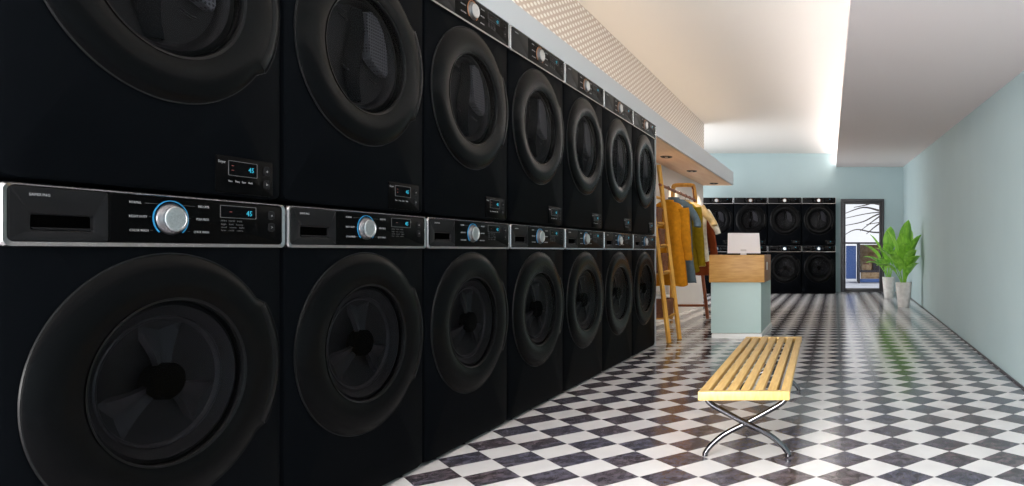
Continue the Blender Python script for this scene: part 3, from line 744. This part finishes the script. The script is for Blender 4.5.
# ------------------------------------------------------------------ glass door
dr = MB()
for (x0, x1, z0, z1) in ((DX0, DX0 + .05, 0, DZ), (DX1 - .05, DX1, 0, DZ), (DX0 + .05, DX1 - .05, DZ - .05, DZ), (DX0 + .05, DX1 - .05, 0, .012)):
    dr.bbox(x0, x1, YB - .03, YB + .12, z0, z1, .003)
door = struct(dr.build('door_1', M['darkframe'], None, 40))
lf = MB()
a0, a1 = DX0 + .052, DX1 - .052
for (x0, x1, z0, z1) in ((a0, a0 + .05, .014, DZ - .052), (a1 - .05, a1, .014, DZ - .052), (a0 + .05, a1 - .05, DZ - .105, DZ - .052), (a0 + .05, a1 - .05, .014, .075)):
    lf.bbox(x0, x1, YB + .005, YB + .05, z0, z1, .003)
lf.build('door_leaf', M['darkframe'], door, 40)
MB().box(a0 + .048, a1 - .048, YB + .024, YB + .030, .07, DZ - .10).build('door_pane', M['pane'], door)
MB().bbox(a0 + .012, a0 + .038, YB - .05, YB - .02, .55, 1.14, .006).build('door_handle', M['blackmetal'], door, 40)
for zz in (.62, 1.07): MB().cyl((a0 + .025, YB - .03, zz), (a0 + .025, YB + .01, zz), .008, 10).build('handle_post', M['blackmetal'], door, 40)

# ------------------------------------------------------------------ outside, seen through the door
struct(MB().box(-8, 14, YB + .2, 60, -.16, -.06).build('ground_outside', M['pave']))
def branch(pts, r0, r1, name, parent):
    p = smooth_pts(pts, 5); n = len(p)
    MB().tube(p, [r0 + (r1 - r0) * i / (n - 1) for i in range(n)], 8).build(name, M['bark'], parent, 60)
tree = thing('bare_tree', (3.3, 22, -.06), 0, 'bare dark tree with thin branches outside the glass door', 'tree')
branch([(0, 0, 0), (.05, 0, 1.5), (-.1, 0, 3.0), (.1, 0, 5)], .16, .10, 'trunk', tree)
for q in ([(0, 0, 1.9), (-.8, .1, 2.35), (-1.7, 0, 2.35), (-2.8, .1, 2.6)], [(0, 0, 1.75), (-.9, -.2, 1.98), (-1.9, .1, 2.15), (-3.0, 0, 1.95)],
          [(-.05, 0, 2.3), (-1.0, .2, 2.9), (-2.0, 0, 2.75), (-3.2, 0, 3.0)], [(0, 0, 1.5), (-.7, 0, 1.62), (-1.5, .2, 1.85), (-2.3, 0, 1.75)],
          [(-1.4, 0, 2.34), (-1.9, 0, 2.0), (-2.5, 0, 1.55)], [(-1.5, 0, 2.05), (-2.0, .1, 1.7), (-2.3, 0, 1.45)],
          [(-1.6, .1, 2.85), (-2.1, 0, 2.45), (-2.7, 0, 2.3)], [(.1, 0, 3), (-.9, 0, 3.3), (-2, 0, 3.1), (-3, 0, 3.4)], [(-.6, 0, 2.3), (-1.8, 0, 2.12), (-2.4, .1, 1.85), (-3.0, 0, 1.72)],
          [(-.5, 0, 1.66), (-1.9, 0, 1.50), (-2.6, .1, 1.6), (-3.0, 0, 1.42)], [(-1.9, 0, 2.2), (-2.4, 0, 2.3), (-3.0, 0, 2.1)]):
    branch(q, .032, .009, 'branch', tree)
# market stall
st = thing('market_stall', (1.1, 20.0, -.06), 0, 'dark framed market stall with blue end panel outside the door', 'stall')
MB().bbox(-1.0, .62, -.5, .6, .96 + .16, 1.0 + .16, .005).build('canopy', M['darkpaint'], st, 40)
for (x, y) in ((-.42, -.45), (.58, -.45), (-.42, .55), (.58, .55)):
    MB().bbox(x - .03, x + .03, y - .03, y + .03, 0, 1.12, .004).build('post', M['darkpaint'], st, 40)
MB().bbox(-.78, -.5, -.42, .4, 0.12, 1.06, .01).build('end_panel', M['bluepaint'], st, 40)
MB().bbox(-.38, .55, -.35, .5, .30, .36, .005).build('counter_top', M['darkpaint'], st, 40)
MB().bbox(-.39, .55, -.44, -.40, .02, .12, .005).build('kick_board', M['bluepaint'], st, 40)
MB().bbox(-.37, .54, -.34, -.30, .12, .30, .005).build('counter_front', M['straw'], st, 40)
MB().bbox(-.37, .54, .46, .5, .36, 1.1, .005).build('back_board', M['straw'], st, 40)
def outbox(x, y, z, w, d, h, mt, label, cat='crate', name='goods_crate'):
    z += .003
    t = thing(name, (x, y, z), 0, label, cat)
    MB().loft([rrect3(w * .9, d * .9, .02, 0), rrect3(w, d, .02, h), rrect3(w - .03, d - .03, .015, h), rrect3(w - .04, d - .04, .015, h * .5)], True, True).build('crate_body', mt, t, 40)
    MB().lathe_z([(w * .42, h * .5), (w * .40, h * .9), (w * .25, h * 1.18), (.01, h * 1.25)], 16).build('crate_goods', M['redbrown'], t, 60)
    return t
outbox(.90, 19.95, .30, .30, .3, .16, M['straw'], 'straw coloured crate of goods, left on the stall counter outside')
outbox(1.22, 19.95, .30, .28, .3, .2, M['darkpaint'], 'dark crate of goods, middle of the stall counter outside')
outbox(1.5, 19.95, .30, .26, .3, .15, M['straw'], 'straw coloured crate of goods, right on the stall counter outside')
sg = thing('hanging_sign', (1.50, 19.6, .86), 0, 'yellow sign hanging from the market stall outside', 'sign')
MB().bbox(-.16, .16, -.01, .01, 0, .13, .004).build('sign_board', M['yellowpaint'], sg, 40)
for x in (-.12, .12): MB().cyl((x, 0, .13), (x, 0, .20), .006, 8).build('sign_hook', M['darkpaint'], sg, 40)

# ------------------------------------------------------------------ light
w = bpy.data.worlds.new('overcast_sky'); scene.world = w; w.use_nodes = True
bg = w.node_tree.nodes['Background']; bg.inputs['Color'].default_value = (0.94, 0.95, 0.99, 1); bg.inputs['Strength'].default_value = 1.1
# area light added behind the camera to brighten the room, no window there
li = bpy.data.lights.new('added_front_fill', 'AREA'); li.shape = 'RECTANGLE'; li.size = 2.2; li.size_y = 1.7; li.energy = 620; li.color = (1.0, .985, .97)
lo = bpy.data.objects.new('added_front_fill', li); COL.objects.link(lo); lo.location = (-2.3, YF + .1, 1.25); lo.rotation_euler = (PI / 2, 0, -math.atan2(.9, 6.0))

li = bpy.data.lights.new('added_alcove_fill', 'AREA'); li.shape = 'RECTANGLE'; li.size = 2.8; li.size_y = 2.2; li.energy = 135; li.color = (1.0, .99, .965)  # area light added outside the invented alcove window to brighten the far end
lo = bpy.data.objects.new('added_alcove_fill', li); COL.objects.link(lo); lo.location = (-3.95, 11.9, 1.5); lo.rotation_euler = (PI / 2, 0, -PI / 2)

vs = scene.view_settings
vs.view_transform = 'Standard'; vs.look = 'None'; vs.gamma = 1; vs.use_curve_mapping = False; vs.exposure = 0.0
